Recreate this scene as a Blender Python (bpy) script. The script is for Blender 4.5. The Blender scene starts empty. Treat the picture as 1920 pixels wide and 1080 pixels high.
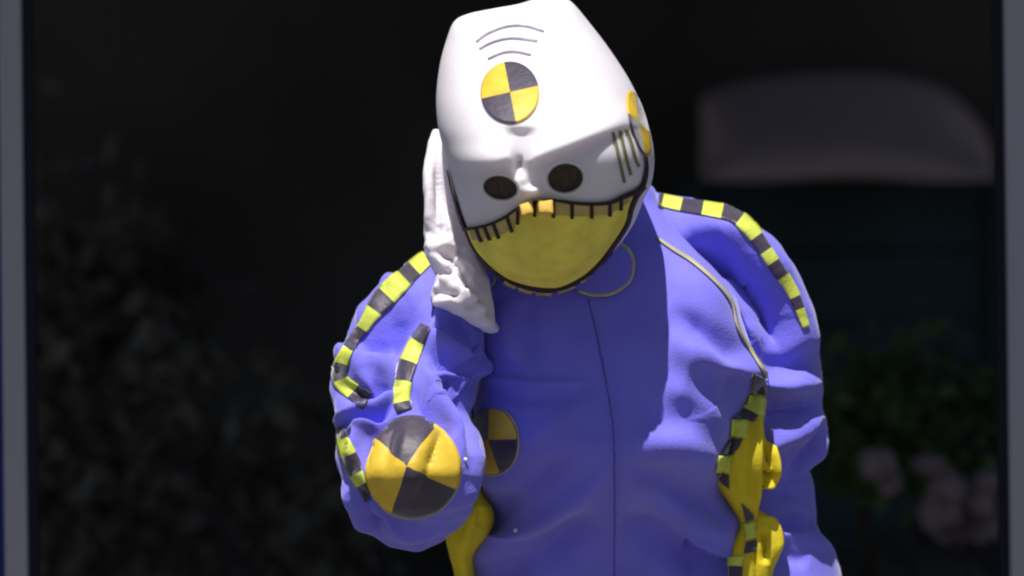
import bpy, math, random
import numpy as np
from mathutils import Vector, Matrix
from mathutils.bvhtree import BVHTree
random.seed(7); rng = np.random.RandomState(7)
S = bpy.context.scene
COL = S.collection
# ------------------------------------------------------------------ camera
CD, K, ZC, SH = 10.0, 1.5/1920, 1.33, 0.012      # distance, metres per photo pixel at y=0, eye height, roll
cs = math.cos(SH); sn = math.sin(SH)
cam = bpy.data.objects.new('camera', bpy.data.cameras.new('camera')); COL.objects.link(cam)
cam.matrix_world = Matrix(((cs, sn, 0, 0), (0, 0, -1, -CD), (-sn, cs, 0, ZC), (0, 0, 0, 1)))
cam.data.sensor_width = 36; cam.data.lens = 36*CD/1.5
cam.data.clip_end = 400; cam.data.dof.use_dof = True
cam.data.dof.focus_distance = CD-0.18; cam.data.dof.aperture_fstop = 2.6
S.camera = cam
# ------------------------------------------------------------------ light
SUN_EL, SUN_AZ = math.radians(69), math.radians(-14)       # azimuth off the camera's side, negative = from the left
w = bpy.data.worlds.new('World'); S.world = w; w.use_nodes = True
nt = w.node_tree; nt.nodes.clear()
sky = nt.nodes.new('ShaderNodeTexSky'); sky.sky_type = 'NISHITA'; sky.sun_disc = False
bg = nt.nodes.new('ShaderNodeBackground'); bg.inputs['Strength'].default_value = 0.05
wo = nt.nodes.new('ShaderNodeOutputWorld')
nt.links.new(sky.outputs[0], bg.inputs[0]); nt.links.new(bg.outputs[0], wo.inputs[0])
sd = Vector((math.sin(SUN_AZ)*math.cos(SUN_EL), -math.cos(SUN_AZ)*math.cos(SUN_EL), math.sin(SUN_EL)))
sky.sun_elevation = SUN_EL; sky.sun_rotation = math.atan2(sd.x, sd.y)
sun = bpy.data.objects.new('sun', bpy.data.lights.new('sun', 'SUN')); COL.objects.link(sun)
sun.data.energy = 5.0; sun.data.angle = math.radians(0.5); sun.data.color = (1, .97, .93)
sun.rotation_euler = sd.to_track_quat('Z', 'Y').to_euler(); sun.location = (0, -4, 8)
S.view_settings.view_transform = 'Standard'; S.view_settings.look = 'None'
S.view_settings.exposure = 0.2; S.view_settings.gamma = 1
S.render.engine = 'CYCLES'
S.cycles.filter_width = 2.2
# ------------------------------------------------------------------ helpers
def P(px, py, Y=0.0):
    """photo pixel (1920x1080) at depth Y -> world"""
    px = np.asarray(px, float)-960; py = np.asarray(py, float)-540; Y = np.asarray(Y, float)
    s = K*(1+Y/CD)
    x = (px*cs-py*sn)*s; d = (px*sn+py*cs)*s
    return np.stack(np.broadcast_arrays(x, Y, ZC-d), -1)
def PIX(v):
    s = K*(1+v[:, 1]/CD); x = v[:, 0]/s; d = (ZC-v[:, 2])/s
    return np.stack([x*cs+d*sn+960, -x*sn+d*cs+540], -1)
def catmull(pts, n, closed=False):
    p = np.asarray(pts, float); m = len(p)
    segs = m if closed else m-1
    t = np.linspace(0, segs, n, endpoint=not closed)
    i = np.minimum(t.astype(int), segs-1); f = (t-i)[:, None]
    g = (lambda k: p[k % m]) if closed else (lambda k: p[np.clip(k, 0, m-1)])
    a, b, c, d = g(i-1), g(i), g(i+1), g(i+2)
    return .5*((2*b)+(-a+c)*f+(2*a-5*b+4*c-d)*f**2+(-a+3*b-3*c+d)*f**3)
def resample(pts, n, closed=False):
    q = catmull(pts, 900, closed)
    if closed: q = np.vstack([q, q[:1]])
    L = np.r_[0, np.cumsum(np.linalg.norm(np.diff(q[:, :2], axis=0), axis=1))]
    t = np.linspace(0, L[-1], n, endpoint=not closed)
    return np.stack([np.interp(t, L, q[:, k]) for k in range(q.shape[1])], -1), L[-1]
def put(o, label=None, cat=None, group=None, kind=None):
    if label: o['label'] = label
    if cat: o['category'] = cat
    if group: o['group'] = group
    if kind: o['kind'] = kind
    return o
def empty(name, loc, *a, **k):
    o = bpy.data.objects.new(name, None); COL.objects.link(o); o.location = loc
    return put(o, *a, **k)
def mesh(name, verts, faces, mats, parent=None, base=(0, 0, 0), smooth=True, mi=None, solid=0):
    v = np.asarray(verts, float)-np.asarray(base, float)
    me = bpy.data.meshes.new(name); me.from_pydata(v.tolist(), [], [tuple(map(int, f)) for f in faces])
    if not isinstance(mats, (list, tuple)): mats = [mats]
    for m in mats: me.materials.append(m)
    if mi is not None: me.polygons.foreach_set('material_index', np.asarray(mi, dtype=np.int32))
    me.polygons.foreach_set('use_smooth', [smooth]*len(me.polygons)); me.update()
    o = bpy.data.objects.new(name, me); COL.objects.link(o)
    if parent: o.parent = parent
    if solid:
        m = o.modifiers.new('thick', 'SOLIDIFY'); m.thickness = solid; m.offset = 0
    return o
def grid_faces(n, m, wrap=False, flip=False, off=0):
    f = []
    for i in range(n-1):
        for j in range(m if wrap else m-1):
            a = off+i*m+j; b = off+i*m+(j+1) % m; c = off+(i+1)*m+(j+1) % m; d = off+(i+1)*m+j
            f.append((a, d, c, b) if flip else (a, b, c, d))
    return f
def box_vf(x0, x1, y0, y1, z0, z1, V, F):
    n = len(V)
    V += [(x0, y0, z0), (x1, y0, z0), (x1, y1, z0), (x0, y1, z0), (x0, y0, z1), (x1, y0, z1), (x1, y1, z1), (x0, y1, z1)]
    F += [(n, n+3, n+2, n+1), (n+4, n+5, n+6, n+7), (n, n+1, n+5, n+4), (n+1, n+2, n+6, n+5), (n+2, n+3, n+7, n+6), (n+3, n, n+4, n+7)]
def boxes(name, lst, mat, parent=None, base=(0, 0, 0), bev=0):
    V, F = [], []
    for b in lst: box_vf(*b, V, F)
    o = mesh(name, V, F, mat, parent, base, smooth=False)
    if bev:
        m = o.modifiers.new('b', 'BEVEL'); m.width = bev; m.segments = 2
    return o
def normals(v, faces):
    f = np.asarray(faces); n = np.cross(v[f[:, 2]]-v[f[:, 0]], v[f[:, 3]]-v[f[:, 1]])
    N = np.zeros_like(v)
    for k in range(4): np.add.at(N, f[:, k], n)
    return N/np.maximum(np.linalg.norm(N, axis=1), 1e-12)[:, None]
def segdist(q, a, b):
    ab = b-a; t = np.clip(((q-a)@ab)/max(ab@ab, 1e-9), 0, 1)
    return np.linalg.norm(q-(a+t[:, None]*ab), axis=1), t
def strokes(v, faces, lst):
    """cloth folds: each (amp mm, width px, [(x, y)...]) pushes the cloth out (or in) along its normal"""
    q = PIX(v); N = normals(v, faces); fr = np.clip((-N[:, 1]+.25)*1.6, 0, 1); D = np.zeros(len(v))
    for amp, wd, pts, *rest in lst:
        asym = rest[0] if rest else 1.0
        c = catmull(pts, max(8, len(pts)*6)); best = np.full(len(v), 1e9); side = np.ones(len(v)); tt = np.zeros(len(v))
        for i in range(len(c)-1):
            d, t = segdist(q, c[i], c[i+1]); m = d < best
            ab = c[i+1]-c[i]; sd_ = ab[0]*(q[:, 1]-c[i][1])-ab[1]*(q[:, 0]-c[i][0])
            best[m] = d[m]; side[m] = np.sign(sd_[m]); tt[m] = (i+t[m])/(len(c)-1)
        w_ = np.where(side > 0, wd*asym, wd)
        end = np.clip(np.minimum(tt, 1-tt)*3.2, 0, 1); end = end*end*(3-2*end)
        D += amp*1.25e-3*np.exp(-(best/w_)**2)*end
    return v+N*(D*fr)[:, None]
def vnoise(q, seed, sc):
    r = np.random.RandomState(seed); o = np.zeros(len(q))
    for _ in range(14):
        k = r.normal(size=q.shape[1])/sc; o += np.sin(q@k*2*math.pi+r.uniform(0, 6.28))
    return o/14**.5
def crumple(v, faces, amp, sc, seed, ridged=True):
    N = normals(v, faces); n = vnoise(v, seed, sc)
    if ridged: n = 1-2*np.abs(np.tanh(n))
    return v+N*(amp*1e-3*n)[:, None]
def inflate(outline, centre, nr, nt_, H, Yc, back, a=2.2, b=2.0):
    """closed body from a star-shaped outline: H(px,py) front depth, back depth, Yc(px,py) rim depth"""
    o, _ = resample(outline, nt_, True); c = np.asarray(centre, float)
    ph = np.linspace(0, math.pi/2, nr+1)[1:]; V = [P(c[0], c[1], Yc(c[0], c[1])-H(c[0], c[1]))]
    for p in ph:
        r = math.sin(p); q = c+(o-c)*r
        V.append(P(q[:, 0], q[:, 1], Yc(q[:, 0], q[:, 1])-H(q[:, 0], q[:, 1])*max(0, 1-r**a)**(1/b)))
    for p in ph[::-1][1:]:
        r = math.sin(p); q = c+(o-c)*r
        V.append(P(q[:, 0], q[:, 1], Yc(q[:, 0], q[:, 1])+back*max(0, 1-r**2)**.5))
    rings = len(V)-1
    V.append(P(c[0], c[1], Yc(c[0], c[1])+back)); V = np.vstack([np.atleast_2d(x) for x in V])
    F = grid_faces(rings, nt_, wrap=True, flip=True, off=1); last = len(V)-1
    T = []
    for j in range(nt_):
        T.append((0, 1+j, 1+(j+1) % nt_, 1+(j+1) % nt_)); o_ = 1+(rings-1)*nt_
        T.append((last, o_+(j+1) % nt_, o_+j, o_+j))
    F = F+T
    return V, orient(V, F)
def orient(V, F):
    f = np.asarray(F); a, b, c, d = (V[f[:, k]]-V.mean(0) for k in range(4))
    vol = (np.einsum('ij,ij->i', a, np.cross(b, c))+np.einsum('ij,ij->i', a, np.cross(c, d))).sum()
    return F if vol > 0 else [tuple(g[::-1]) for g in F]
def clean(F):
    out = []
    for f in F:
        g = []
        for i in f:
            if i not in g: g.append(i)
        if len(g) > 2: out.append(tuple(g))
    return out
def rowloft(rows, nrow, nc, ex=2.3, y_end_cap=True):
    """rows: (py, xl, xr, Yc, front, back)"""
    r = catmull(rows, nrow); th = np.linspace(0, 2*math.pi, nc, endpoint=False); V = []
    for py, xl, xr, Yc, df, db in r:
        c_, s_ = np.cos(th), np.sin(th); e = 2/ex
        x = (xl+xr)/2+(xr-xl)/2*np.sign(c_)*np.abs(c_)**e
        d = np.where(s_ > 0, df, db)*np.sign(s_)*np.abs(s_)**e
        V.append(P(x, py, Yc-d))
    n = len(V); a = P((r[0, 1]+r[0, 2])/2, r[0, 0], r[0, 3]); b = P((r[-1, 1]+r[-1, 2])/2, r[-1, 0], r[-1, 3])
    V = np.vstack(V+[a[None], b[None]]); F = grid_faces(n, nc, wrap=True)
    for j in range(nc):
        F.append((n*nc, (j+1) % nc, j, j)); F.append((n*nc+1, (n-1)*nc+j, (n-1)*nc+(j+1) % nc, (n-1)*nc+(j+1) % nc))
    return V, orient(V, F)
class Surf:
    def __init__(s, *vf):
        V, F, o = [], [], 0
        for v, f in vf:
            V += [tuple(x) for x in v]; F += [tuple(i+o for i in g) for g in clean(f)]; o += len(v)
        s.b = BVHTree.FromPolygons(V, F)
    def at(s, px, py, off=.002, Yg=-.1):
        o = Vector((0, -CD, ZC)); t = Vector(P(px, py, 0)); h = s.b.ray_cast(o, (t-o).normalized())
        k = 0
        while h[0] is None and k < 16:
            k += 1; dx, dy = 1000-px, 700-py; L = math.hypot(dx, dy)
            t = Vector(P(px+dx/L*1.5*k, py+dy/L*1.5*k, 0)); h = s.b.ray_cast(o, (t-o).normalized())
        if h[0] is None:
            h = s.b.find_nearest(Vector(P(px, py, Yg)))
        n = h[1]
        return np.array(h[0]+n*off), np.array(n)
def decal_grid(name, pts, su, mats, parent, base, off=.002, mi=None, solid=.0015, Yg=-.1):
    n, m = pts.shape[:2]; V = [su.at(*pts[i, j], off, Yg)[0] for i in range(n) for j in range(m)]
    return mesh(name, V, grid_faces(n, m), mats, parent, base, mi=mi, solid=solid)
def strip_pts(path, width, n, m=4):
    p, L = resample(path, n); w_ = np.interp(np.linspace(0, 1, n), np.linspace(0, 1, len(np.atleast_1d(width))), np.atleast_1d(width))
    t = np.gradient(p, axis=0); t /= np.linalg.norm(t, axis=1)[:, None]; nn = np.stack([-t[:, 1], t[:, 0]], -1)
    u = np.linspace(-.5, .5, m)
    return p[:, None, :]+nn[:, None, :]*(w_[:, None]*u)[..., None]
def line(name, path, width, su, mat, parent, base, off=.0018, solid=.0014, Yg=-.1):
    _, L = resample(path, 10); n = max(6, int(L/5))
    return decal_grid(name, strip_pts(path, width, n, 3), su, mat, parent, base, off, solid=solid, Yg=Yg)
def checks(name, path, width, cuts, su, mats, parent, base, first=0, off=.0024, Yg=-.1):
    """chequered trim: cuts = segment lengths in pixels"""
    tot = sum(cuts); n = int(tot/4)+2; g = strip_pts(path, width, n, 7); e = np.cumsum(cuts)/tot; mi = []
    for i in range(n-1):
        k = int(np.searchsorted(e, (i+.5)/(n-1))); mi += [(k+first) % 2]*6
    return decal_grid(name, g, su, mats, parent, base, off, mi, .001, Yg)
def disc(name, c, rx, ry, rot, su, mats, parent, base, quad=0.0, off=.0025, hub=(0, 0), cutd=(0, 90, 180, 270), Yg=-.1):
    """four-quarter target patch, quarters turned by `quad`"""
    nr, na = 14, 96; V = []; g_ = np.repeat(np.radians(cutd), 24)+np.tile(np.arange(24)/24, 4)*np.repeat(np.radians(np.diff([*cutd, cutd[0]+360])), 24); ca, sa = math.cos(rot), math.sin(rot)
    for i in range(nr+1):
        for j in range(na):
            a = g_[j]+quad; r = i/nr
            x, y = rx*r*math.cos(a)+hub[0]*(1-r), ry*r*math.sin(a)+hub[1]*(1-r)
            V.append(su.at(c[0]+x*ca-y*sa, c[1]+x*sa+y*ca, off, Yg)[0])
    mi = [int(j//(na/4)) % 2 for i in range(nr) for j in range(na)]
    return mesh(name, V, clean(grid_faces(nr+1, na, wrap=True)), mats, parent, base, mi=mi, solid=.002)
# ------------------------------------------------------------------ materials
def mat(name, col, rough=.7, var=.0, vs=8., bump=0, bs=300., sheen=0, spec=.3, col2=None, detail=4, stretch=None, sss=0):
    m = bpy.data.materials.new(name); m.use_nodes = True; t = m.node_tree; b = t.nodes['Principled BSDF']
    b.inputs['Roughness'].default_value = rough; b.inputs['Specular IOR Level'].default_value = spec
    if sss:
        b.inputs['Subsurface Weight'].default_value = sss; b.inputs['Subsurface Radius'].default_value = (1, .85, .95); b.inputs['Subsurface Scale'].default_value = .045
    if sheen:
        b.inputs['Sheen Weight'].default_value = sheen; b.inputs['Sheen Roughness'].default_value = .45
    tc = t.nodes.new('ShaderNodeTexCoord'); src = tc.outputs['Object']
    if stretch:
        mp = t.nodes.new('ShaderNodeMapping'); mp.inputs['Scale'].default_value = stretch; t.links.new(src, mp.inputs[0]); src = mp.outputs[0]
    if col2 is None: col2 = tuple(c*(1-var) for c in col)
    nz = t.nodes.new('ShaderNodeTexNoise'); nz.inputs['Scale'].default_value = vs; nz.inputs['Detail'].default_value = detail
    t.links.new(src, nz.inputs['Vector'])
    rp = t.nodes.new('ShaderNodeValToRGB'); rp.color_ramp.elements[0].position = .35; rp.color_ramp.elements[1].position = .65
    rp.color_ramp.elements[0].color = (*col2, 1); rp.color_ramp.elements[1].color = (*col, 1)
    t.links.new(nz.outputs[0], rp.inputs[0]); t.links.new(rp.outputs[0], b.inputs['Base Color'])
    if bump:
        n2 = t.nodes.new('ShaderNodeTexNoise'); n2.inputs['Scale'].default_value = bs; n2.inputs['Detail'].default_value = 3
        t.links.new(src, n2.inputs['Vector'])
        bp = t.nodes.new('ShaderNodeBump'); bp.inputs['Strength'].default_value = bump; bp.inputs['Distance'].default_value = .004
        t.links.new(n2.outputs[0], bp.inputs['Height']); t.links.new(bp.outputs[0], b.inputs['Normal'])
    return m
M = dict(
    blue=mat('blue_fleece', (.198, .182, .78), .85, .10, 14, .22, 260, sheen=.35, spec=.12),
    white=mat('white_foam_cloth', (.70, .66, .70), .8, .05, 9, .06, 120, spec=.15, sss=.35),
    glove=mat('white_knit', (.72, .67, .72), .9, .06, 30, .2, 90, spec=.1, sss=.25),
    lime=mat('lime_satin', (.62, .68, .10), .5, .12, 60, .2, 200, spec=.3),
    yellow=mat('yellow_cloth', (.74, .58, .03), .75, .12, 25, .12, 220, spec=.15),
    gold=mat('gold_satin', (.74, .50, .04), .45, .18, 30, .3, 60, spec=.4),
    mouth=mat('mustard_felt', (.88, .76, .13), .95, .20, 26, .5, 200, spec=.05),
    black=mat('black_satin', (.045, .03, .06), .5, .3, 30, .3, 90, sheen=.5, spec=.5),
    ink=mat('black_marker', (.035, .02, .02), .8, .3, 60),
    olive=mat('olive_marker', (.22, .19, .07), .8, .3, 60),
    grey=mat('grey_marker', (.36, .33, .40), .8, .5, 40),
    eye=mat('brown_mesh', (.085, .058, .042), .9, .4, 200, .6, 400),
    cream=mat('cream_piping', (.50, .46, .30), .7, .2, 40),
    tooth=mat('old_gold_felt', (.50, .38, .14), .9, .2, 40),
    toothlit=mat('sunlit_gold_felt', (.80, .50, .10), .8, .2, 40),  # tooth felt again, with sunlight put into the colour for the front teeth
    navy=mat('navy_zip', (.12, .105, .42), .6, .2, 80),
    skin=mat('skin', (.5, .3, .22), .6),
    shoe=mat('black_leather', (.03, .03, .03), .4),
    metal=mat('snap_metal', (.75, .75, .8), .3, spec=.8),
)
# ------------------------------------------------------------------ setting
M['pave'] = mat('pale_paving', (.16, .155, .15), .9, .25, 3, .4, 40)
M['floor'] = mat('dark_soil', (.09, .08, .07), .95, .5, 3, .5, 30)
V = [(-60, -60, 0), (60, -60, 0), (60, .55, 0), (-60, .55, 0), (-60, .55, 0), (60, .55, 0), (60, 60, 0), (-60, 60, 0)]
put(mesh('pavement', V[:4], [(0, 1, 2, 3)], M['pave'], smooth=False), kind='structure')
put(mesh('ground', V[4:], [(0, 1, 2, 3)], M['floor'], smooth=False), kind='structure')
M['bluewall'] = mat('blue_painted_wall', (.012, .016, .20), .6, .25, 2, .1, 60)
M['frame'] = mat('grey_painted_metal', (.38, .36, .40), .5, .14, 5, .1, 100, stretch=(1, 1, .15))
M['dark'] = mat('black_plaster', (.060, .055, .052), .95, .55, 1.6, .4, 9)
M['teal'] = mat('dark_teal_paint', (.022, .050, .062), .6, .4, 3)
M['awn'] = mat('faded_canvas', (.46, .34, .35), .95, .22, 2.5, .2, 30)
YF = .8
xl0 = P(48, 540, YF)[0]; xr0 = P(1886, 540, YF)[0]; fw = .036
# blue wall with the doorway in it
bw = empty('wall', (xl0, YF, 0), 'deep blue painted wall around the wide doorway behind the masked performer', 'wall')
B = (xl0, YF, 0)
boxes('wall_face', [(-1.9, xl0-fw, YF+.01, YF+.22, 0, 3.0), (xr0+.075, 1.9, YF+.01, YF+.22, 0, 3.0), (xl0-fw, xr0+.075, YF+.01, YF+.22, 2.35, 3.0)], M['bluewall'], bw, B)
boxes('shade_canopy', [(-1.9, 1.9, 0, YF+.009, 2.44, 2.56)], M['bluewall'], bw, B)  # out of view, added to keep sun off the door posts
df = empty('door_frame', (0, YF, 0), 'grey painted metal frame lining both sides of the dark doorway', 'door frame')
B = (0, YF, 0)
boxes('jamb', [(xl0-fw, xl0, YF-.03, YF+.16, 0, 2.35)], M['frame'], df, B, .003)
boxes('jamb', [(xr0, xr0+.075, YF-.03, YF+.16, 0, 2.35)], M['frame'], df, B, .003)
boxes('lintel', [(xl0, xr0, YF-.028, YF+.158, 2.29, 2.348)], M['frame'], df, B, .003)
M['edge_strip'] = mat('dark_edge_strip', (.006, .005, .018), .6)  # near-black strip along the frame's inner edge
boxes('edge_strip', [(xl0, xl0+.014, YF-.01, YF+.05, 0, 2.29)], M['edge_strip'], df, B)
boxes('edge_strip', [(xr0-.014, xr0, YF-.01, YF+.05, 0, 2.29)], M['edge_strip'], df, B)
# dark covered court beyond
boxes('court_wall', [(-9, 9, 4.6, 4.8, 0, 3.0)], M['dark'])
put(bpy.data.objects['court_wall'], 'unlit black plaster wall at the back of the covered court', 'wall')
boxes('court_shade_roof', [(-2.1, 2.1, YF+.221, 4.59, 3.1, 3.2)], M['dark'])  # out of view, added and sized to hold the court's light low
put(bpy.data.objects['court_shade_roof'], 'unseen flat roof added to keep the court beyond the doorway dim', 'roof')
# arched awning + teal door on the back wall
YA = 3.95
aw = empty('awning', tuple(P(1590, 325, YA)), 'dim pinkish grey arched canvas awning over the dark teal shutter', 'awning')
arc, _ = resample([(1316, 326), (1317, 250), (1320, 180), (1400, 148), (1500, 134), (1600, 130), (1690, 140), (1770, 168), (1830, 225), (1856, 280), (1864, 328)], 60)
low = np.stack([np.linspace(1316, 1864, 60), 326+4*np.sin(np.linspace(0, 3.1, 60)*3)], -1)
Vv = []
for i in range(12):
    f = i/11
    q = low+(arc-low)*f; Vv.append(P(q[:, 0], q[:, 1], YA+.55*(1-math.cos(f*math.pi/2))))
mesh('canvas', np.vstack(Vv), grid_faces(12, 60), M['awn'], aw, tuple(P(1590, 325, YA)), solid=.006)
V2 = np.vstack([P(low[:, 0], low[:, 1], YA), P(low[:, 0], low[:, 1]+10, YA+.002)])
mesh('valance', V2, grid_faces(2, 60), M['awn'], aw, tuple(P(1590, 325, YA)), solid=.004)
a0 = P(1325, 336, YA+.5); a1 = P(1850, 336, YA+.5)
sh = empty('shutter', (a0[0], YA+.5, 0), 'dark teal roller shutter below the arched awning', 'shutter')
sl = []
z = .05
while z < a0[2]-.02:
    sl.append((a0[0], a1[0], YA+.50, YA+.525, z, z+.148)); z += .150
boxes('slats', sl, M['teal'], sh, (a0[0], YA+.5, 0), .006)
boxes('rail', [(a0[0]-.05, a0[0]-.002, YA+.48, YA+.54, 0, a0[2]), (a1[0]+.002, a1[0]+.05, YA+.48, YA+.54, 0, a0[2])], M['teal'], sh, (a0[0], YA+.5, 0))
# shrubs
def leaves(n, centre, rad, size, seed, squash=1.0, gaps=.25):
    r = np.random.RandomState(seed); V, F = [], []
    cl = r.normal(size=(26, 3)); cl /= np.linalg.norm(cl, axis=1)[:, None]; cl *= r.uniform(.25, 1, 26)[:, None]**.6
    for k in range(n):
        c = cl[r.randint(26)]+r.normal(size=3)*.2
        p = np.array(centre)+c*np.array(rad); a = r.normal(size=3); a[2] += .3; a /= np.linalg.norm(a)
        b = np.cross(a, r.normal(size=3)); b /= np.linalg.norm(b); s = size*r.uniform(.6, 1.5); i = len(V)
        nrm = np.cross(a, b)
        V += [p, p+a*s*.5+b*s*.24+nrm*s*.05, p+a*s, p+a*s*.5-b*s*.24+nrm*s*.05]; F += [(i, i+1, i+2), (i, i+2, i+3)]
    return V, F
def stems(base, centre, rad, n, seed, r0=.012):
    r = np.random.RandomState(seed); V, F = [], []
    for k in range(n):
        p0 = np.array(base)+np.array([r.uniform(-.06, .06), r.uniform(-.06, .06), 0])
        d = r.normal(size=3); d /= np.linalg.norm(d); p2 = np.array(centre)+d*np.array(rad)*.75; p2[2] = max(p2[2], .4)
        p1 = (p0+p2)/2+r.normal(size=3)*.06; pts = catmull([p0, p1, p2], 9); i0 = len(V)
        for j, q in enumerate(pts):
            rr = r0*(1-.75*j/8)
            for a in range(6): V.append(q+np.array([math.cos(a*1.047)*rr, math.sin(a*1.047)*rr, 0]))
        F += grid_faces(9, 6, wrap=True, off=i0)
    return V, F
def shrub(px, py, Y, rad, n, size, seed, label, lm, group='shrubs in the dark court'):
    c = P(px, py, Y); base = (c[0], c[1], 0); o = empty('shrub', base, label, 'shrub', group)
    V, F = leaves(n, c, rad, size, seed); mesh('foliage', V, F, lm, o, base, smooth=False)
    V, F = stems(base, c, rad, 9, seed+1); mesh('stem', V, F, M['bark'], o, base)
M['bark'] = mat('bark', (.07, .05, .035), .9, .4, 20, .5, 40)
M['leafg'] = mat('grey_green_leaf', (.15, .14, .115), .7, .5, 3, col2=(.07, .05, .045))
M['leaf'] = mat('green_leaf', (.10, .17, .045), .6, .5, 6, col2=(.05, .07, .03))
shrub(170, 640, 3.3, (.22, .25, .42), 900, .07, 3, 'tall sparse grey shrub in the dark just inside the left door jamb', M['leafg'])
shrub(430, 930, 3.0, (.34, .25, .26), 700, .06, 5, 'low wide shrub barely visible in the dark left of the raised elbow', M['leafg'])
shrub(1690, 785, 2.7, (.25, .17, .12), 1200, .045, 9, 'low green leafy shrub behind the performer, above the pale stones', M['leaf'])
# pale stones under the green shrub
M['stone'] = mat('pinkish_stone', (.36, .27, .29), .9, .4, 12, .5, 20)
sp = [(1645, 870, 36, 30), (1672, 905, 22, 26), (1740, 872, 30, 20), (1775, 915, 34, 30), (1765, 958, 40, 36), (1822, 950, 42, 42), (1855, 905, 28, 22), (1858, 1005, 30, 34), (1800, 1008, 40, 26)]
lbls = ['pale stone highest and farthest left in the dim rock heap', 'small pale stone tucked under the leftmost stone of the dim heap', 'flat pale stone right under the leaves of the green shrub',
        'pinkish stone in the middle of the dim rock heap', 'broad pinkish stone low in the left half of the dim rock heap', 'largest pink stone, right of centre in the dim rock heap',
        'small pale stone at the upper right of the dim rock heap', 'bluish grey stone lowest by the right door jamb', 'flat grey stone at the bottom of the dim rock heap']
for k, (px, py, rx, ry) in enumerate(sp):
    Yk = 2.36+.06*(k % 3); c = P(px, py, Yk); s = K*(1+Yk/CD)
    u = np.linspace(0, math.pi, 15); t = np.linspace(0, 2*math.pi, 22, endpoint=False)
    vv = np.array([(math.sin(a)*math.cos(b), math.sin(a)*math.sin(b), math.cos(a)) for a in u for b in t])
    nz = vnoise(vv, 50+k, 1.1)*.20+vnoise(vv, 80+k, .5)*.07
    vv = vv*(1+nz)[:, None]*np.array([rx*s, rx*s*.9, ry*s])
    o = mesh('stone', vv+c, clean(grid_faces(15, 22, wrap=True)), M['stone'], None, tuple(c)); o.location = c
    put(o, lbls[k], 'stone', 'pale stones heaped under the green shrub')
# bank of soil the stones rest on
bk = []
for j in range(30):
    y = 2.2+j*.05
    for i in range(50):
        x = .3+i*.026
        zt = float(P(1760, 1025, 2.4)[2])-abs(x-.82)*.55-max(0, 2.3-y)*1.1
        bk.append((x, y, max(-.02, zt+.03*math.sin(i*1.3+j)+.02*math.sin(j*2.1))))
put(mesh('soil_bank', bk, grid_faces(30, 50), M['floor']), kind='structure')
# ------------------------------------------------------------------ performer
BASE = (.05, .08, 0)
per = empty('person', BASE, 'performer in a purple-blue jumpsuit and white crash test mask, head bowed, gloved hand raised', 'person')
yc = lambda *k: (lambda x, y: np.interp(y, [a for a, _ in k], [b for _, b in k])+0*x)
# --- torso
rows = [(338, 1075, 1200, .02, .03, .05), (352, 1000, 1225, .02, .05, .07), (385, 930, 1238, .02, .07, .09), (430, 890, 1268, .01, .085, .1), (470, 880, 1305, .0, .10, .12), (500, 872, 1335, .0, .11, .12), (550, 872, 1370, .0, .125, .12),
        (600, 872, 1388, .0, .14, .13), (650, 876, 1410, .0, .155, .13), (700, 885, 1436, .0, .17, .14), (750, 886, 1418, .0, .187, .14), (800, 888, 1390, .0, .205, .15), (850, 890, 1368, .01, .22, .15), (905, 893, 1362, .03, .20, .15),
        (960, 916, 1392, .05, .175, .15), (1005, 912, 1410, .07, .155, .15), (1045, 868, 1392, .09, .15, .15), (1090, 878, 1392, .10, .14, .15), (1170, 885, 1400, .11, .12, .14), (1230, 900, 1400, .11, .1, .12)]
tv, tf = rowloft(rows, 300, 420, 2.5)
tq = PIX(tv); sst = lambda u: (lambda c: c*c*(3-2*c))(np.clip(u, 0, 1))
tv[:, 1] -= .045*sst((tq[:, 0]-1180)/170)*sst((tq[:, 1]-420)/120)*sst((780-tq[:, 1])/120)
tv = strokes(tv, tf, [
    (18, 12, [(870, 1060), (900, 1030), (960, 1003), (1040, 958), (1110, 905), (1165, 850)], 2.4),
    (-16, 30, [(900, 980), (940, 960), (1010, 900), (1100, 830)]),
    (-20, 36, [(900, 1090), (1010, 1040), (1130, 960)]),
    (17, 17, [(1150, 850), (1200, 905), (1280, 960), (1350, 1000), (1400, 1080)], 2.2),
    (-22, 32, [(1150, 960), (1240, 1010), (1330, 1070), (1400, 1100)]),
    (14, 34, [(1150, 850), (1230, 835), (1310, 850), (1380, 900)]),
    (-20, 36, [(1180, 900), (1250, 935), (1330, 955), (1380, 980)]),
    (6, 8, [(900, 705), (950, 715), (1020, 722), (1110, 715)]), (-5, 12, [(900, 738), (980, 748), (1090, 738)]),
    (6, 16, [(935, 560), (950, 620), (970, 700)]), (-5, 16, [(985, 560), (990, 620), (1000, 690)]),
    (-17, 20, [(1250, 580), (1300, 607), (1345, 632), (1385, 660), (1430, 700)], 1.6),
    (13, 30, [(1240, 625), (1300, 660), (1350, 690), (1400, 712)]),
    (-20, 30, [(1290, 690), (1325, 700), (1370, 715), (1392, 750), (1385, 810)], 1.5),
    (9, 30, [(1215, 745), (1265, 735), (1310, 750), (1335, 785), (1320, 830)]),
    (-5, 26, [(1215, 790), (1260, 792), (1305, 780)]),
    (13, 8, [(1275, 1000), (1305, 1010), (1340, 1022), (1390, 1028)]), (-12, 12, [(1290, 1035), (1350, 1045)]),
    (-3.5, 4, [(1104, 540), (1122, 640), (1138, 720), (1150, 800), (1153, 900), (1153, 1100)]),
    (3, 8, [(1116, 540), (1134, 640), (1150, 720), (1162, 800), (1165, 900), (1165, 1100)]),
    (5, 22, [(980, 840), (1060, 780), (1130, 740)]), (-5, 20, [(940, 900), (1000, 850), (1060, 820)]),
])
tv = crumple(tv, tf, 1.6, .22, 3, False)
suit = mesh('jumpsuit', tv, clean(tf), M['blue'], per, BASE)
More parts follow.
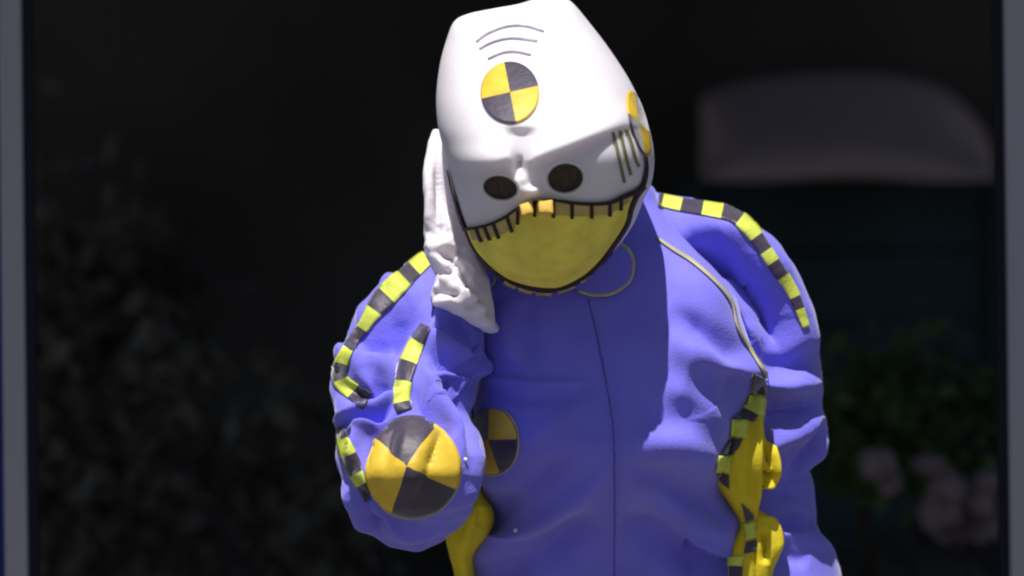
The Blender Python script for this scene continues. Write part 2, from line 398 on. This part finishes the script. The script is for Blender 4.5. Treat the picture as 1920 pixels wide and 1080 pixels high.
# --- hips, seat and trouser legs (mostly below the frame)
hr = [(840, 1300, 1440, .13, .05, .1), (870, 1120, 1505, .13, .1, .13), (900, 1000, 1524, .14, .12, .14), (950, 930, 1530, .14, .13, .15), (1000, 895, 1538, .14, .14, .16), (1025, 880, 1562, .14, .14, .17), (1080, 872, 1578, .14, .15, .18),
      (1160, 870, 1585, .13, .17, .18), (1240, 880, 1570, .12, .17, .17), (1300, 900, 1550, .12, .15, .15), (1340, 960, 1500, .12, .08, .08)]
hv, hf = rowloft(hr, 160, 300, 2.4)
hv = strokes(hv, hf, [(8, 12, [(1430, 1010), (1500, 1005), (1560, 1020)]), (-8, 12, [(1440, 985), (1500, 975), (1540, 985)]), (-7, 16, [(1450, 1040), (1520, 1050)]), (7, 12, [(1460, 930), (1500, 960), (1520, 990)])])
mesh('seat', hv, clean(hf), M['blue'], suit, BASE)
for s, xa, xb in ((0, 890, 1210), (1, 1225, 1560)):
    lr = [(1230, xa, xb, .12, .13, .14), (1350, xa+15, xb-10, .13, .12, .13), (1600, xa+30, xb-50, .11, .1, .11), (1900, xa+60, xb-80, .12, .08, .09), (2120, xa+70, xb-90, .12, .07, .08), (2170, xa+80, xb-100, .12, .06, .07)]
    v, f = rowloft(lr, 80, 90, 2.2); v = crumple(v, f, 5, .15, 20+s, False)
    mesh('trouser_leg', v, clean(f), M['blue'], suit, BASE)
    cx = (xa+xb)/2-8; b0 = P(cx, 2200, .02)
    u = np.linspace(0, math.pi/2, 14); t = np.linspace(0, 2*math.pi, 30, endpoint=False)
    sv = np.array([(b0[0]+.055*math.cos(b)*math.cos(a)**.6, .04-.15*math.sin(b)*math.cos(a)**.6-(.06 if math.sin(b) > 0 else 0)*math.cos(a), .002+.085*math.sin(a)*(1-.35*max(0, math.sin(b)))) for a in u for b in t])
    mesh('shoe', np.vstack([sv, [[b0[0], 0, .002]]]), clean(grid_faces(14, 30, wrap=True)+[(420, (j+1) % 30, j, j) for j in range(30)]), M['shoe'], per, BASE)
# --- sleeve of the raised arm (image left)
oL = [(790, 474), (760, 500), (722, 532), (690, 570), (660, 617), (636, 658), (625, 700), (624, 740), (632, 790), (632, 845), (642, 895), (658, 945), (680, 988), (700, 1007), (740, 1025),
      (778, 1033), (815, 1023), (850, 1000), (878, 962), (894, 918), (902, 870), (900, 820), (890, 775), (893, 735), (903, 706), (921, 688), (905, 676), (890, 655), (905, 600), (915, 540), (890, 490), (840, 462)]
HL = lambda x, y: np.interp(y, [470, 560, 700, 800, 880, 950, 1033], [.075, .10, .105, .12, .13, .11, .06])+0*x
sv_, sf_ = inflate(oL, (775, 770), 110, 420, HL, yc((470, .05), (560, -.0), (700, -.09), (800, -.15), (890, -.20), (950, -.205), (1030, -.17)), .11, 2.6, 2.0)
s0_ = strokes(sv_, sf_, [(14, 60, [(735, 840), (775, 850), (805, 860)])])
sv_ = strokes(sv_, sf_, [
    (14, 26, [(650, 620), (690, 585), (740, 560), (810, 545)]),
    (-30, 18, [(650, 665), (675, 645), (715, 628), (750, 610), (810, 590)], 1.4),
    (20, 22, [(630, 665), (660, 672), (700, 682), (745, 680)]),
    (-26, 15, [(630, 712), (660, 728), (695, 738), (725, 715), (755, 702)], 1.4),
    (17, 8, [(630, 808), (650, 785), (690, 768), (730, 742), (755, 725)]),
    (-17, 8, [(640, 800), (665, 795), (700, 783), (745, 750)]),
    (12, 8, [(640, 825), (670, 802), (710, 792), (750, 770)]),
    (-22, 10, [(690, 900), (688, 850), (695, 815), (722, 790), (760, 765)]),
    (15, 10, [(668, 880), (668, 845), (680, 810), (705, 790)]),
    (24, 10, [(780, 615), (810, 640), (850, 668), (890, 682), (930, 692)], 1.7),
    (-26, 16, [(875, 690), (860, 735), (878, 790), (885, 860)]),
    (-22, 12, [(812, 655), (828, 700), (848, 745), (875, 785)]),
    (18, 14, [(785, 670), (805, 720), (840, 780), (860, 820), (862, 880)]),
    (-16, 13, [(765, 720), (790, 760), (825, 800), (845, 830)]),
    (12, 12, [(870, 760), (893, 830), (890, 900), (860, 975)]),
    (14, 55, [(740, 850), (775, 860), (800, 870)]), (7, 8, [(690, 975), (735, 1000), (790, 1005), (850, 975)]), (-8, 10, [(700, 960), (745, 982), (800, 980)]),
    (14, 7, [(648, 900), (660, 940), (675, 975), (700, 1015)]), (-17, 9, [(665, 915), (690, 955), (725, 1010)]), (10, 6, [(690, 930), (715, 965), (755, 1005)]),
    (-12, 11, [(748, 590), (738, 640), (738, 690), (742, 730)]),
    (9, 14, [(720, 500), (740, 540), (790, 575)]),
])
sv_ = crumple(crumple(sv_, sf_, 2.2, .12, 8, False), sf_, .7, .085, 9)
sq_ = PIX(s0_); wq = sst(1-(np.hypot((sq_[:, 0]-774)/90, (sq_[:, 1]-878)/95)-.82)/.32)*(s0_[:, 1] < -.15)
sv_ = sv_*(1-wq[:, None]*.8)+s0_*wq[:, None]*.8
slL = mesh('sleeve', sv_, clean(sf_), M['blue'], suit, BASE); slL['label'] = 'bent sleeve of the raised arm with a round patch at the elbow'
cv, cf = rowloft([(556, 826, 880, -.12, .02, .03), (590, 812, 902, -.11, .04, .04), (640, 806, 908, -.11, .045, .05), (690, 830, 905, -.11, .045, .05), (720, 850, 896, -.11, .03, .04)], 60, 90, 2.2)
cv = strokes(cv, cf, [(9, 8, [(822, 580), (835, 620), (865, 655), (900, 670)]), (-9, 9, [(850, 585), (862, 620), (895, 645)])])
mesh('cuff', cv, clean(cf), M['blue'], suit, BASE)
# --- sleeve of the lowered arm (image right)
oR = [(1215, 362), (1250, 366), (1300, 374), (1350, 384), (1388, 400), (1415, 425), (1450, 475), (1480, 525), (1505, 575), (1522, 625), (1536, 670), (1548, 725), (1548, 765), (1553, 800), (1548, 835), (1522, 870),
      (1490, 898), (1455, 918), (1410, 915), (1385, 850), (1370, 760), (1340, 660), (1300, 560), (1250, 470), (1215, 410)]
HR = lambda x, y: np.interp(y, [360, 420, 520, 650, 780, 915], [.05, .08, .095, .095, .095, .07])+0*x
rv, rf = inflate(oR, (1425, 640), 110, 400, HR, yc((360, .07), (430, .06), (520, .065), (600, .075), (700, .075), (915, .075)), .10, 2.8, 2.0)
rv = strokes(rv, rf, [
    (26, 30, [(1250, 420), (1320, 432), (1400, 462), (1460, 540), (1505, 640), (1530, 700)]),
    (-52, 26, [(1270, 470), (1310, 480), (1365, 500), (1415, 550), (1450, 610), (1480, 690)], 1.5),
    (24, 20, [(1320, 500), (1350, 535), (1385, 580), (1410, 620), (1415, 670)]),
    (-14, 10, [(1378, 580), (1385, 610), (1405, 650)]),
    (-16, 20, [(1420, 680), (1460, 688), (1500, 680), (1520, 650)]),
    (13, 18, [(1410, 715), (1450, 722), (1500, 724), (1550, 712)]),
    (-20, 24, [(1410, 765), (1460, 772), (1510, 765), (1555, 740)]),
    (18, 20, [(1420, 850), (1460, 825), (1500, 806), (1555, 770)]),
    (-14, 10, [(1470, 900), (1510, 860), (1535, 820), (1550, 780)]),
    (10, 7, [(1480, 905), (1525, 870), (1550, 820)]),
])
rv = crumple(crumple(rv, rf, 2.0, .12, 11, False), rf, .6, .1, 12)
slR = mesh('sleeve', rv, clean(rf), M['blue'], suit, BASE); slR['label'] = 'hanging sleeve bent behind the hip'
# --- yellow side panels and bunched yellow cloth
pr = [(725, 1420, 1436, -.02, .02, .05), (775, 1370, 1433, -.04, .03, .05), (850, 1342, 1428, -.05, .035, .05), (900, 1340, 1426, -.04, .035, .05), (950, 1370, 1420, -.02, .03, .05), (985, 1385, 1420, .0, .03, .05), (1040, 1365, 1422, .0, .04, .05), (1180, 1370, 1420, .0, .04, .05)]
pv, pf = rowloft(pr, 120, 120, 3.0)
pv = strokes(pv, pf, [(7, 4, [(1422, 740), (1421, 850), (1417, 990)]), (-5, 7, [(1408, 760), (1406, 850), (1408, 980)]), (3, 6, [(1385, 800), (1378, 860), (1395, 940)])])
mesh('side_panel', pv, clean(pf), M['yellow'], suit, BASE)
lr_ = [(905, 890, 896, -.02, .02, .04), (930, 874, 908, -.02, .04, .04), (960, 855, 926, -.02, .05, .05), (1000, 836, 920, .0, .06, .05), (1040, 842, 890, .02, .06, .05), (1080, 852, 890, .04, .06, .05), (1180, 860, 900, .06, .06, .05)]
lv, lf = rowloft(lr_, 110, 80, 2.0)
lv = strokes(lv, lf, [(5, 9, [(890, 940), (880, 990), (865, 1030)]), (-4, 8, [(905, 950), (898, 990)])])
mesh('side_panel', lv, clean(lf), M['yellow'], suit, BASE)
b1, f1 = inflate([(1416, 770), (1430, 795), (1440, 830), (1456, 855), (1464, 885), (1458, 908), (1444, 918), (1432, 908), (1416, 925)], (1432, 860), 40, 120, lambda x, y: .025+0*x, yc((700, -.03), (900, -.03)), .05)
b1 = strokes(b1, f1, [(9, 4, [(1436, 820), (1452, 865), (1457, 905)]), (-10, 4, [(1428, 800), (1436, 840), (1444, 880)]), (-12, 5, [(1426, 885), (1438, 893), (1452, 888)]), (8, 4, [(1424, 905), (1440, 908), (1455, 908)]), (7, 3, [(1427, 830), (1431, 860), (1428, 880)])])
mesh('yellow_gather', b1, clean(f1), M['yellow'], suit, BASE)
b2, f2 = inflate([(1414, 962), (1440, 966), (1458, 985), (1465, 1015), (1460, 1045), (1449, 1075), (1442, 1130), (1412, 1150), (1405, 1050)], (1432, 1040), 40, 120, lambda x, y: .035+0*x, yc((900, -.01), (1100, .0)), .05)
b2 = strokes(b2, f2, [(6, 4, [(1425, 968), (1450, 980), (1461, 1015), (1452, 1060)]), (-14, 10, [(1428, 990), (1438, 1020), (1434, 1060)])])
mesh('yellow_gather', b2, clean(f2), M['yellow'], suit, BASE)
# --- trims on the suit
YB = [M['lime'], M['black']]
sL = Surf((sv_, sf_)); sR = Surf((rv, rf)); sT = Surf((tv, tf)); sTP = Surf((tv, tf), (pv, pf)); sTR = Surf((tv, tf), (rv, rf))
checks('checked_trim', [(802, 484), (780, 503), (745, 535), (706, 578), (680, 618), (655, 652), (641, 685), (640, 712), (664, 735), (690, 752)], [30, 34, 40, 40, 26, 20, 22, 30, 34, 36], [30, 30, 44, 34, 40, 48, 26, 34, 30, 32], sL, YB, suit, BASE, Yg=-.1)
checks('checked_trim', [(640, 800), (644, 825), (653, 852), (668, 885), (684, 920), (690, 940)], [14, 26, 30, 22, 12], [18, 34, 34, 22, 30], sL, YB, suit, BASE, first=1, Yg=-.2)
checks('checked_trim', [(800, 612), (785, 638), (772, 668), (760, 700), (752, 740), (758, 772)], [20, 30, 34, 34, 28], [32, 38, 36, 42, 14], sL, YB, suit, BASE, first=1, Yg=-.2)
checks('checked_trim', [(1234, 376), (1280, 386), (1330, 394), (1375, 404), (1405, 428), (1432, 466), (1456, 502), (1478, 534), (1494, 566), (1511, 614)], [24, 25, 26, 28, 30, 24, 24, 22, 18, 12], [8, 36, 38, 36, 38, 42, 34, 22, 34, 42, 26, 34], sTR, YB, suit, BASE, first=1, Yg=-.03)
def Z6(x, y): return (1200+x*.3889, 660+y*.3889)
quads = [('k', (540, 95), (605, 130), (600, 215), (530, 190)), ('y', (525, 200), (600, 225), (590, 310), (495, 270)), ('k', (495, 275), (572, 308), (555, 338), (440, 320)),
         ('y', (435, 325), (520, 330), (510, 415), (430, 410)), ('k', (425, 425), (495, 420), (450, 495), (385, 490)), ('y', (375, 500), (450, 500), (430, 580), (360, 575)), ('k', (365, 580), (430, 590), (432, 655), (400, 630)),
         ('k', (490, 725), (545, 780), (550, 800), (510, 815)), ('y', (500, 825), (555, 815), (570, 890), (510, 910)), ('k', (510, 920), (565, 905), (555, 960), (500, 975)),
         ('y', (430, 985), (500, 985), (490, 1030), (430, 1030)), ('k', (435, 1035), (495, 1035), (490, 1090), (435, 1090))]
for qs in (quads[:7], quads[7:]):
  V, F, MI = [], [], []
  for q in qs:
      a, b, c, d = [np.array(Z6(*p)) for p in q[1:]]; o0 = len(V)
      for i in range(7):
          for j in range(7):
              u, t = j/6, i/6; p = (a*(1-u)+b*u)*(1-t)+(d*(1-u)+c*u)*t; V.append(sTP.at(p[0], p[1], .003, -.02)[0])
      F += grid_faces(7, 7, off=o0); MI += [0 if q[0] == 'y' else 1]*36
  mesh('checked_trim', V, F, [M['lime'], M['black']], suit, BASE, mi=MI, solid=.002)
GB = [M['gold'], M['black']]
disc('target_patch', (774, 876), 87, 92, .0, sL, GB, suit, BASE, hub=(-11, -1), cutd=(-60, 25, 117, 216), Yg=-.25, off=.0045)['label'] = 'large round patch on the raised elbow'
disc('target_patch', (925, 827), 46, 60, .0, sT, GB, suit, BASE, hub=(-6, -2), cutd=(-96, -3, 72, 180))['label'] = 'half hidden round patch on the chest'
line('piping', [(774+90*math.cos(a), 876+95*math.sin(a)) for a in np.linspace(.3, 2.6, 9)], 3, sL, M['cream'], suit, BASE, Yg=-.25)
line('piping', [(925+49*math.cos(a), 827+63*math.sin(a)) for a in np.linspace(-1.2, 2.0, 9)], 3, sT, M['cream'], suit, BASE)
line('piping', [(1230, 448), (1262, 470), (1300, 494), (1345, 535), (1370, 570), (1380, 612), (1398, 645), (1420, 680), (1438, 708)], [4, 6, 7, 6, 5, 4, 5, 6, 7], sT, M['cream'], suit, BASE, .003)
ci, _ = resample([(1070, 536), (1100, 520), (1130, 497), (1148, 478), (1162, 462)], 24); co, _ = resample([(1084, 549), (1115, 557), (1150, 553), (1180, 530), (1187, 500), (1180, 478), (1162, 462)], 24)
decal_grid('collar', np.stack([ci+(co-ci)*f for f in np.linspace(0, 1, 10)]), sT, M['blue'], suit, BASE, .007, solid=.004)
line('collar_edge', [(1084, 549), (1115, 557), (1150, 553), (1180, 530), (1187, 500), (1180, 478), (1162, 462)], 6, sT, M['cream'], suit, BASE, .0085)
line('collar_edge', [(925, 500), (931, 518), (926, 535), (915, 545)], 3, sT, M['cream'], suit, BASE, .003)
line('zip', [(1103, 562), (1121, 640), (1137, 720), (1149, 800), (1152, 900), (1152, 1080)], 2.0, sT, M['navy'], suit, BASE, .0008, .0008)
for (x, y, su, g) in ((968, 995, sT, -.1), (872, 862, sL, -.2)):
    V = []; p, n = su.at(x, y, .001, g)
    for a in np.linspace(0, math.pi/2, 6):
        for b in np.linspace(0, 2*math.pi, 16, endpoint=False):
            V.append(p+np.array([math.cos(b)*math.cos(a)*.0032, -.0025*math.sin(a), math.sin(b)*math.cos(a)*.0032]))
    mesh('snap', V, clean(grid_faces(6, 16, wrap=True, flip=True)), M['metal'], suit, BASE)
# --- mask
oM = [(1010, -4), (1045, -12), (1072, 4), (1100, 36), (1140, 88), (1178, 146), (1204, 200), (1220, 250), (1227, 300), (1221, 345), (1208, 372), (1190, 416), (1163, 457), (1130, 492), (1085, 530), (1040, 549), (1003, 549), (966, 539), (930, 516), (900, 487),
      (880, 448), (866, 415), (852, 370), (842, 318), (832, 280), (821, 235), (818, 180), (825, 120), (838, 72), (852, 40), (878, 26), (925, 16), (970, 8)]
CM = (1022, 268)
def gz(x, y, cx, cy, sx, sy, rot=0):
    c, s = math.cos(rot), math.sin(rot); dx, dy = x-cx, y-cy
    return np.exp(-((dx*c+dy*s)/sx)**2-((-dx*s+dy*c)/sy)**2)
EYES = [(938, 352, 32, 22, math.radians(10)), (1060, 334, 33, 27, math.radians(-6))]
sst_ = lambda u: (lambda c: c*c*(3-2*c))(np.clip(u, 0, 1))
def HM(x, y):
    x = np.asarray(x, float); y = np.asarray(y, float)
    t = y+(x-1000)*.16                                         # the face is tilted
    kt = np.linspace(-40, 600, 641); kh = np.interp(kt, [-40, 20, 100, 180, 250, 310, 360, 430, 490, 560], [.105, .150, .188, .215, .236, .248, .232, .222, .208, .180])
    kh = np.convolve(np.pad(kh, 30, 'edge'), np.hanning(61)/np.hanning(61).sum(), 'valid'); h = np.interp(t, kt, kh)
    brow_l = np.interp(x, [800, 850, 930, 975, 1000], [312, 312, 308, 296, 300]); brow_r = np.interp(x, [960, 985, 1060, 1170, 1230], [308, 308, 280, 236, 225])
    ed = np.where(x < 980, brow_l, brow_r); d = y-ed
    h = h+.012*np.exp(-((d+12)/24)**2)*(1-np.exp(-((x-978)/20)**2))       # brow roll
    h = h-.020/(1+np.exp(-(d-4)/4.5))                           # face steps in under the brow
    g = np.interp(y, [225, 300], [38, 13]); h = h-(.014*sst_((y-232)/24)+.016*np.clip((y-238)/66, 0, 1))*np.exp(-(np.abs(x-976)/g)**3)*sst_((342-y)/40)
    h = h+.024*gz(x, y, 998, 359, 15, 10)                        # nose tip
    h = h+.006*gz(x, y, 1010, 340, 16, 40)
    h = h+.010*gz(x, y, 1090, 150, 90, 160, -.4)                 # crown plane
    for cx, cy, rx, ry, ro in EYES:
        c, s = math.cos(ro), math.sin(ro); dx, dy = x-cx, y-cy
        r = np.sqrt(((dx*c+dy*s)/rx)**2+((-dx*s+dy*c)/ry)**2); h = h-.010/(1+np.exp((r-1.0)*22))+.004*np.exp(-((r-1.12)/.16)**2)
    return h
mv, mf = inflate(oM, CM, 230, 760, HM, (lambda x, y: -.055-.125*(lambda u: u*u*(3-2*u))(np.clip((y+60)/420, 0, 1))+0*x), .17, 3.4, 2.1)
mq = PIX(mv)
mask = mesh('mask', mv, clean(mf), M['white'], per, BASE); mask['label'] = 'white crash test dummy headpiece with brow ridge and yellow mouth'
sM = Surf((mv, mf))
for cx, cy, rx, ry, ro in EYES:
    disc('eye_hole', (cx, cy), rx*1.0, ry*1.0, ro, sM, [M['eye'], M['eye']], mask, BASE, off=.0015)
disc('target_patch', (957, 176), 54, 57, .0, sM, GB, mask, BASE, quad=math.radians(-12+0), off=.0025)['label'] = 'round patch on the forehead'
disc('target_patch', (1195, 232), 15, 62, math.radians(-15), sM, GB, mask, BASE, quad=math.radians(20), off=.0025)['label'] = 'round patch on the side of the mask, seen edge on'
for p in ([(893, 80), (915, 64), (950, 51), (985, 50), (1020, 60)], [(899, 93), (925, 80), (960, 73), (1008, 78)], [(915, 112), (940, 101), (965, 98), (996, 104)]):
    line('forehead_line', p, 3.5, sM, M['grey'], mask, BASE, .0012, .001)
for p in ([(1148, 246), (1156, 280), (1164, 315), (1170, 342)], [(1161, 242), (1168, 275), (1176, 305), (1182, 328)], [(1172, 240), (1181, 265), (1190, 295), (1197, 312)]):
    line('cheek_line', p, 5, sM, M['olive'], mask, BASE, .0012, .001)
lip = [(872, 428), (896, 425), (922, 418), (948, 405), (967, 391), (987, 378), (1006, 373), (1038, 373), (1071, 378), (1110, 380), (1142, 377), (1165, 367), (1188, 358), (1204, 347)]
jaw = [(875, 424), (888, 462), (913, 493), (941, 516), (967, 529), (1003, 538), (1042, 540), (1071, 530), (1100, 512), (1126, 487), (1152, 452), (1173, 418), (1180, 390), (1190, 366), (1204, 347)]
lp, _ = resample(lip, 90)
jp = np.array([(x, np.interp(x, [a for a, _ in jaw], [b for _, b in jaw])) for x in lp[:, 0]])
g = np.stack([lp+(jp-lp)*f for f in np.linspace(0, 1, 40)])
decal_grid('mouth_panel', g, sM, M['mouth'], mask, BASE, .002)
tb = [(890, 448), (935, 437), (964, 420), (980, 406), (1003, 398), (1038, 401), (1084, 403), (1136, 400), (1162, 386), (1185, 372)]
cuts = [880, 897, 912, 928, 952, 972, 1003, 1037, 1071, 1107, 1140, 1160, 1178]
tbx, tby = zip(*tb); lx, ly = zip(*lip)
for i in range(len(cuts)-1):
    xa, xb = cuts[i]+2, cuts[i+1]-2
    g = np.array([[(x+(0 if x > 960 else 8*f), np.interp(x, lx, ly)*(1-f)+np.interp(x, tbx, tby)*f) for x in np.linspace(xa, xb, 8)] for f in np.linspace(.05, 1, 6)])
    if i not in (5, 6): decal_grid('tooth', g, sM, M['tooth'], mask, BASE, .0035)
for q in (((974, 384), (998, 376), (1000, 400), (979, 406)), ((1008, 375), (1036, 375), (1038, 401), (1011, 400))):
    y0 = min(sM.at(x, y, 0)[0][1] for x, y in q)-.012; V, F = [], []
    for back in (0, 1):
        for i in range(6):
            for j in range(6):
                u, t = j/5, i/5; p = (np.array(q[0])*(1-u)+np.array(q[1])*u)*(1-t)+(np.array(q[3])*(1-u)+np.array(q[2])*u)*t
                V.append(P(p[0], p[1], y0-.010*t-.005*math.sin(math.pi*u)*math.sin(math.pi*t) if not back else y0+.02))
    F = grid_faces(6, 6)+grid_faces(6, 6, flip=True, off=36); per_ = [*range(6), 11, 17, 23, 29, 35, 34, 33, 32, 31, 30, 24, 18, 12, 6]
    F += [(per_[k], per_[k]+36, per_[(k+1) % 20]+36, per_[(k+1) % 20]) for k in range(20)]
    mesh('tooth', V, F, M['toothlit'], mask, BASE)['label'] = 'padded front tooth with sunlight put into its gold colour'
for i in range(1, len(cuts)-1):
    x = cuts[i]; sx = 10 if x < 960 else 0
    line('tooth_gap', [(x, np.interp(x, lx, ly)), (x+sx, np.interp(x, tbx, tby)+5)], 6, sM, M['ink'], mask, BASE, .006 if i == 6 else .0045 if i > 20 else .0045, .0015)
line('lip_line', lip, [5, 5, 5, 5, 4, 4, 5, 6, 6, 6, 6, 7, 9, 9], sM, M['ink'], mask, BASE, .0045)
line('jaw_line', [(842, 318), (850, 350), (858, 378), (868, 412)]+jaw[1:], [2, 3, 5, 7, 7, 7, 7, 7, 7, 7, 7, 8, 8, 8, 9, 10], sM, M['ink'], mask, BASE, .0035)
line('jaw_line', [(1190, 366), (1202, 348), (1209, 318), (1207, 290)], [8, 7, 5, 3], sM, M['ink'], mask, BASE, .0035)
for k, (a, b) in enumerate([((948, 524), (968, 535)), ((975, 537), (998, 544)), ((1006, 546), (1034, 547)), ((1044, 545), (1076, 534)), ((1086, 527), (1106, 514)), ((1112, 508), (1128, 494))]):
    line('lower_tooth', [a, ((a[0]+b[0])/2, (a[1]+b[1])/2+1.5), b], 6, sM, M['tooth'], mask, BASE, .004, Yg=-.15)
# --- glove: palm, four fingers, thumb and frilled cuff, grown together
def tube(pts, rad, nseg=26, na=22):
    p = catmull(pts, nseg); r = catmull(np.array(rad, float)[:, None], nseg)[:, 0]; V = []
    for i in range(nseg):
        t = p[min(i+1, nseg-1)]-p[max(i-1, 0)]; t /= np.linalg.norm(t); a = np.cross(t, [0, 1, .1]); a /= np.linalg.norm(a); b = np.cross(t, a)
        for k in range(na):
            th = 2*math.pi*k/na; V.append(p[i]+(a*math.cos(th)+b*math.sin(th))*r[i])
    n = len(V); V += [p[0]-(p[1]-p[0])*.3, p[-1]+(p[-1]-p[-2])*.3]; F = grid_faces(nseg, na, wrap=True)
    for k in range(na): F += [(n, k, (k+1) % na), (n+1, (nseg-1)*na+(k+1) % na, (nseg-1)*na+k)]
    return V, F
def remesh(parts, vox, smooth=2):
    V, F = [], []
    for v, f in parts:
        o = len(V); V += [tuple(x) for x in v]; F += [tuple(i+o for i in g) for g in clean(f)]
    me = bpy.data.meshes.new('tmp'); me.from_pydata(V, [], F); o = bpy.data.objects.new('tmp', me); COL.objects.link(o)
    m = o.modifiers.new('r', 'REMESH'); m.mode = 'VOXEL'; m.voxel_size = vox
    if smooth: m = o.modifiers.new('s', 'SMOOTH'); m.iterations = smooth; m.factor = .5
    dg = bpy.context.evaluated_depsgraph_get(); ev = o.evaluated_get(dg).to_mesh()
    v = np.array([x.co[:] for x in ev.vertices]); f = [tuple(p.vertices) for p in ev.polygons]
    bpy.data.objects.remove(o); bpy.data.meshes.remove(me)
    return v, [g if len(g) == 4 else (*g, g[-1]) for g in f]
parts = []
palm = [(560, 852, 920, -.16, .03, .05), (520, 822, 915, -.155, .035, .05), (470, 798, 900, -.14, .035, .05), (420, 796, 885, -.125, .03, .045), (395, 800, 878, -.115, .025, .04), (378, 808, 870, -.11, .018, .03)]
parts.append(rowloft(palm, 40, 60, 2.3))
for q in ([(818, 410, -.135), (806, 340, -.115), (811, 285, -.085), (819, 246, -.06)], [(842, 410, -.125), (834, 330, -.105), (838, 270, -.08), (846, 228, -.05)],
          [(846, 400, -.075), (846, 330, -.06), (856, 270, -.05), (872, 200, -.04)], [(856, 410, -.06), (866, 350, -.04), (885, 300, -.03), (905, 250, -.02)]):
    parts.append(tube([P(*a) for a in q], [.0125, .0105, .0098, .0075]))
parts.append(tube([P(*a) for a in [(870, 500, -.1), (885, 450, -.08), (905, 410, -.06), (925, 380, -.05)]], [.016, .015, .013, .010]))
cuffr = [(515, 820, 915, -.155, .04, .05), (545, 811, 920, -.165, .05, .05), (566, 814, 922, -.17, .05, .05), (585, 850, 926, -.175, .045, .045), (602, 880, 929, -.175, .04, .04), (617, 902, 934, -.17, .03, .03), (622, 915, 930, -.17, .015, .015)]
parts.append(rowloft(cuffr, 50, 80, 2.2))
gv, gf = remesh(parts, .0032)
gv = strokes(gv, gf, [(6, 7, [(800, 300), (806, 370), (800, 440)]), (-8, 7, [(822, 300), (824, 380), (815, 430)]), (-9, 12, [(800, 445), (815, 430), (822, 415)]), (8, 9, [(800, 460), (830, 465), (850, 440)]),
                      (-6, 7, [(815, 485), (850, 482), (870, 460)]), (7, 7, [(812, 545), (850, 525), (875, 500)]), (-8, 6, [(822, 555), (860, 550), (885, 525)]), (9, 8, [(850, 572), (890, 562), (900, 580), (880, 590)]),
                      (-9, 6, [(820, 535), (850, 505)]), (-8, 6, [(870, 570), (895, 575)]), (9, 7, [(815, 565), (850, 560)]), (9, 6, [(798, 470), (840, 500), (880, 560), (915, 600)]), (-9, 6, [(812, 460), (855, 495), (895, 560), (925, 600)]), (8, 6, [(815, 520), (860, 545), (905, 560)]), (-7, 5, [(815, 500), (850, 520), (890, 530)]), (6, 6, [(840, 400), (850, 450), (862, 500)])])
g0 = crumple(gv, gf, 2.6, .085, 31); g1 = crumple(gv, gf, .8, .09, 32, False)
kg = np.clip((PIX(gv)[:, 1]-380)/80, 0, 1)[:, None]; gv = g0*kg+g1*(1-kg)
gl = mesh('glove', gv, clean(gf), M['glove'], per, BASE); gl['label'] = 'crumpled white glove held up against the side of the mask'
# --- the body inside the costume: one continuous surface
def body():
    J = {'pelvis': ((1220, 1180), .12, .11), 'belly': ((1180, 1000), .09, .10), 'chest': ((1150, 700), .02, .12), 'neck': ((1090, 450), .0, .055), 'head': ((1040, 330), -.07, .075), 'crown': ((1040, 190), -.08, .075),
         'shL': ((945, 560), .0, .04), 'elL': ((775, 880), -.13, .035), 'wrL': ((866, 545), -.12, .014), 'haL': ((835, 450), -.105, .018), 'fiL': ((826, 330), -.105, .005),
         'shR': ((1300, 530), .07, .028), 'elR': ((1470, 780), .085, .028), 'wrR': ((1440, 850), .09, .02), 'haR': ((1390, 880), .10, .02),
         'hipL': ((1080, 1260), .12, .08), 'knL': ((1060, 1640), .10, .055), 'anL': ((1050, 2130), .12, .035), 'hipR': ((1370, 1260), .12, .08), 'knR': ((1370, 1640), .10, .055), 'anR': ((1370, 2130), .12, .035)}
    names = list(J); E = [('pelvis', 'belly'), ('belly', 'chest'), ('chest', 'neck'), ('neck', 'head'), ('head', 'crown'), ('chest', 'shL'), ('shL', 'elL'), ('elL', 'wrL'), ('wrL', 'haL'), ('haL', 'fiL'),
                          ('chest', 'shR'), ('shR', 'elR'), ('elR', 'wrR'), ('wrR', 'haR'), ('pelvis', 'hipL'), ('hipL', 'knL'), ('knL', 'anL'), ('pelvis', 'hipR'), ('hipR', 'knR'), ('knR', 'anR')]
    pr_ = []
    for a, b in E:
        (pa, ya, ra), (pb, yb, rb) = J[a], J[b]; A = P(*pa, ya); Bp = P(*pb, yb)
        pr_.append(tube([A, (A+Bp)/2, Bp], [ra*.9, (ra+rb)/2*.9, rb*.9], 14, 16))
        for c, r in ((A, ra*.9), (Bp, rb*.9)):
            u = np.linspace(0, math.pi, 9); vv = [c+r*np.array((math.sin(i)*math.cos(j), math.sin(i)*math.sin(j), math.cos(i))) for i in u for j in np.linspace(0, 2*math.pi, 16, endpoint=False)]
            pr_.append((vv, grid_faces(9, 16, wrap=True, flip=True)))
    return remesh(pr_, .009, 4)
bv, bf = body()
mesh('body', bv, clean(bf), M['skin'], per, BASE)
